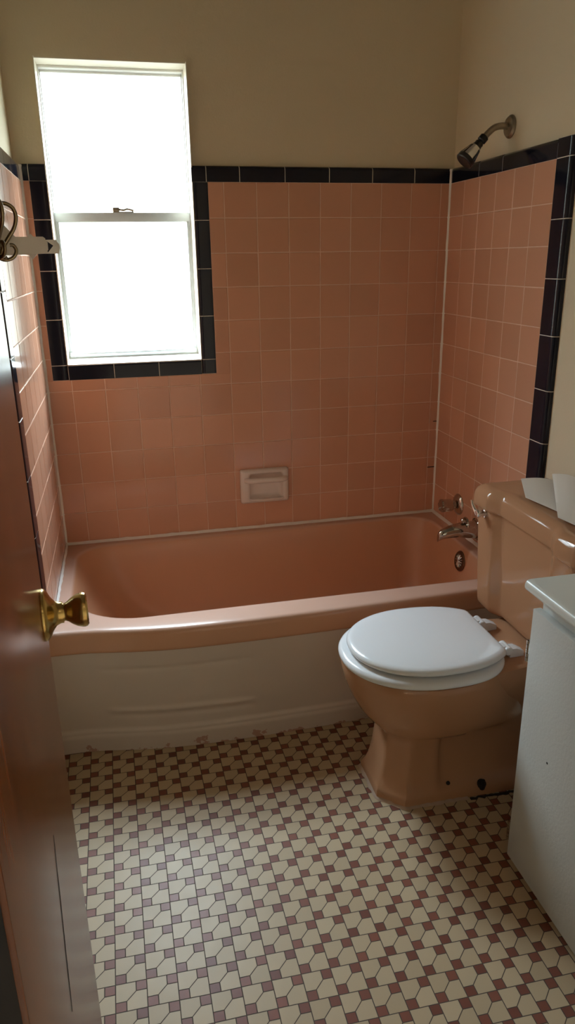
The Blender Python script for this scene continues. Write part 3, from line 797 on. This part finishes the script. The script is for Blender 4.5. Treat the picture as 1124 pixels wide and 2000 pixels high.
# double hooks on the door near its edge, and the ivory plastic arm
def hook(s, z0, label, turn=0):
    t_ = thing('coat_hook', label, 'hook', DP(s, 0, z0), 'brass hooks on the door')
    bm = BM(); lathe(bm, [(.013, -.0002), (.013, .002), (.009, .004), (.001, .004)], DP(s, 0, z0), dn, 18, scale2=2.0); obj('hook_plate', bm, 'bronze', t_)
    def Q(h, dz): return DP(s + max(0, h - .004) * math.sin(turn), .004 + (h - .004) * math.cos(turn) if h > .004 else h, z0 + dz)
    bm = BM()
    up = smooth_path([Q(.004, .028), Q(.010, .036), Q(.018, .0385), Q(.026, .034), Q(.0285, .025), Q(.0255, .014), Q(.0185, .004), Q(.012, -.005), Q(.0095, -.011), Q(.0105, -.0155), Q(.0135, -.0185)])
    tube(bm, up, [.0022] * len(up), 14)
    obj('hook_upper', bm, 'bronze', t_)
    bm = BM()
    lw = smooth_path([Q(.002, -.012), Q(.006, -.0175), Q(.013, -.0195), Q(.021, -.0165), Q(.0245, -.010), Q(.022, -.0045), Q(.0185, -.004)])
    tube(bm, lw, [.002] * len(lw), 14)
    obj('hook_lower', bm, 'bronze', t_)
    bm = BM(); tube(bm, [Q(.0, -.004), Q(.006, -.004), Q(.013, -.006)], .0025, 10); obj('hook_stem', bm, 'bronze', t_)
hook(.028, 1.3845, 'dull brass double coat hook sticking straight out next to the ivory bracket arm')
hook(.066, 1.3865, 'dull brass double coat hook turned sideways on the door, partly cut off', math.radians(56))
ar = thing('plastic_bracket', 'ivory plastic bracket arm with arrow-notched tip sticking out from the door edge', 'bracket', DP(.012, 0, 1.38))
bm = BM()
def arm(pts, s0, s1):
    loft(bm, [[DP(s0, h, z) for h, z in pts], [DP(s1, h, z) for h, z in pts]])
zt, zb_ = 1.3895, 1.3715
arm([(.0003, zb_ - .002), (.0003, 1.412), (.006, 1.410), (.014, 1.402), (.0245, zt), (.054, zt), (.0565, zt - .002), (.0565, zt - .004), (.0585, zt - .006), (.0585, zb_ + .004), (.0575, zb_ + .003), (.0575, zb_)], .006, .012)
obj('bracket_arm', bm, 'rack_plastic', ar)
bm = BM()
# tip plate with the arrow notch, a little behind the arm
e_ = .0715
arm([(.050, zt - .003), (e_ - .003, zt - .003), (e_ - .002, zt - .006), (e_, zt - .008), (e_, 1.3802), (e_ - .007, 1.3802), (.058, zt - .0045), (.050, zt - .0045)], -.006, -.002)
arm([(.050, zb_ + .0015), (.058, zb_ + .0015), (e_ - .007, 1.3802), (e_, 1.3802), (e_, zb_ + .004), (e_ - .001, zb_ + .003), (e_ - .001, zb_), (.050, zb_)], -.006, -.002)
box_pts = [(.036, zb_ + .001), (.055, zb_ + .001), (.055, zb_ + .004), (.036, zb_ + .004)]
arm(box_pts, -.006, .0055)
obj('bracket_tip', bm, 'rack_plastic', ar)
bm = BM()
arm([(.037, zt - .001), (.041, zt + .0035), (.045, zt - .001)], -.004, .004); arm([(.036, zb_), (.040, zb_ - .006), (.0405, zb_ - .006), (.046, zb_)], -.004, .004)
obj('bracket_wing', bm, 'rack_plastic', ar)

# ------------------------------------------------------------------ light
SKYMAX = 70
SKY = [(0, .078), (1, .62), (.3, .135), (.5, .32), (.65, .55), (.8, .62)]   # brightness of the overcast sky by height
w = bpy.data.worlds.new('World'); S.world = w; w.use_nodes = True; t = w.node_tree
bg = t.nodes['Background']
tc = node(t, 'ShaderNodeTexCoord'); sp = node(t, 'ShaderNodeSeparateXYZ'); link(t, tc.outputs['Generated'], sp.inputs[0])
hz = sp.outputs[2]
nz_ = node(t, 'ShaderNodeTexNoise'); nz_.inputs['Scale'].default_value = 14; nz_.inputs['Detail'].default_value = 5; link(t, tc.outputs['Generated'], nz_.inputs['Vector'])
sky = mixc(t, mth(t, 'SMOOTH_MIN', mth(t, 'MAXIMUM', hz, 0), 1, .1), (.90, .98, 1.05), (.78, .95, 1.16))
trees = mixc(t, mth(t, 'MULTIPLY', mth(t, 'SUBTRACT', nz_.outputs['Fac'], .3), 2.2), (.50, .56, .48), (1.0, 1.0, .97))
tl_ = node(t, 'ShaderNodeMapRange'); tl_.interpolation_type = 'SMOOTHSTEP'
link(t, mth(t, 'ADD', hz, mth(t, 'MULTIPLY', nz_.outputs['Fac'], -.25)), tl_.inputs[0]); tl_.inputs[1].default_value = -.12; tl_.inputs[2].default_value = .12
colw = mixc(t, tl_.outputs[0], trees, sky)
gain = node(t, 'ShaderNodeFloatCurve')
cv = gain.mapping.curves[0]
for i, (x, y) in enumerate(SKY): 
    if i < 2: cv.points[i].location = (x, y)
    else: cv.points.new(x, y)
gain.mapping.update()
link(t, mth(t, 'MAXIMUM', hz, 0), gain.inputs['Value'])
link(t, colw, bg.inputs['Color']); gm = node(t, 'ShaderNodeMapRange'); gm.interpolation_type = 'SMOOTHSTEP'; link(t, hz, gm.inputs[0])
for i, v in ((1, -.40), (2, -.14), (3, .28), (4, 1.0)): gm.inputs[i].default_value = v   # the ground outside is darker than the sky
link(t, mth(t, 'MULTIPLY', mth(t, 'MULTIPLY', gain.outputs[0], SKYMAX), gm.outputs[0]), bg.inputs['Strength'])
pl_ = bpy.data.lights.new('window_portal', 'AREA'); pl_.shape = 'RECTANGLE'; pl_.size = WX1 - WX0; pl_.size_y = WZ1 - WZ0; pl_.cycles.is_portal = True
po = bpy.data.objects.new('window_portal', pl_); COL.objects.link(po); po.location = ((WX0 + WX1) / 2, .165, (WZ0 + WZ1) / 2); po.rotation_euler = (PI / 2, 0, PI)
po.rotation_euler = (-PI / 2, 0, 0)
hl = bpy.data.lights.new('hall_fill', 'AREA'); hl.shape = 'DISK'; hl.size = .4; hl.energy = .6; hl.color = (1, .86, .68)  # added fill light behind the camera, no real fixture
ho = bpy.data.objects.new('hall_fill', hl); COL.objects.link(ho); ho.location = (-.4, -3.3, CEIL - .02)

# ------------------------------------------------------------------ camera
f, cx, cy, cz, ra, rb, rc = 1410.333, -1.173042, -2.565558, 1.605 - .244896, 1.23545, -.218352, -.015626
Mx = Matrix.Rotation(rb, 4, 'Z') @ Matrix.Rotation(ra, 4, 'X') @ Matrix.Rotation(rc, 4, 'Z')
cd = bpy.data.cameras.new('camera'); cd.sensor_fit = 'HORIZONTAL'; cd.sensor_width = 36; cd.lens = f / 1124 * 36; cd.clip_start = .02
co = bpy.data.objects.new('camera', cd); COL.objects.link(co); co.matrix_world = Matrix.Translation((cx, cy, cz)) @ Mx
S.camera = co
S.view_settings.view_transform = 'Standard'; S.view_settings.look = 'None'; S.view_settings.exposure = 0.36; S.view_settings.gamma = 1
S.view_settings.use_curve_mapping = False
try:
    S.cycles.use_denoising = True; S.cycles.diffuse_bounces = 8; S.cycles.max_bounces = 14; S.cycles.transparent_max_bounces = 12
    S.cycles.glossy_bounces = 6
except Exception: pass
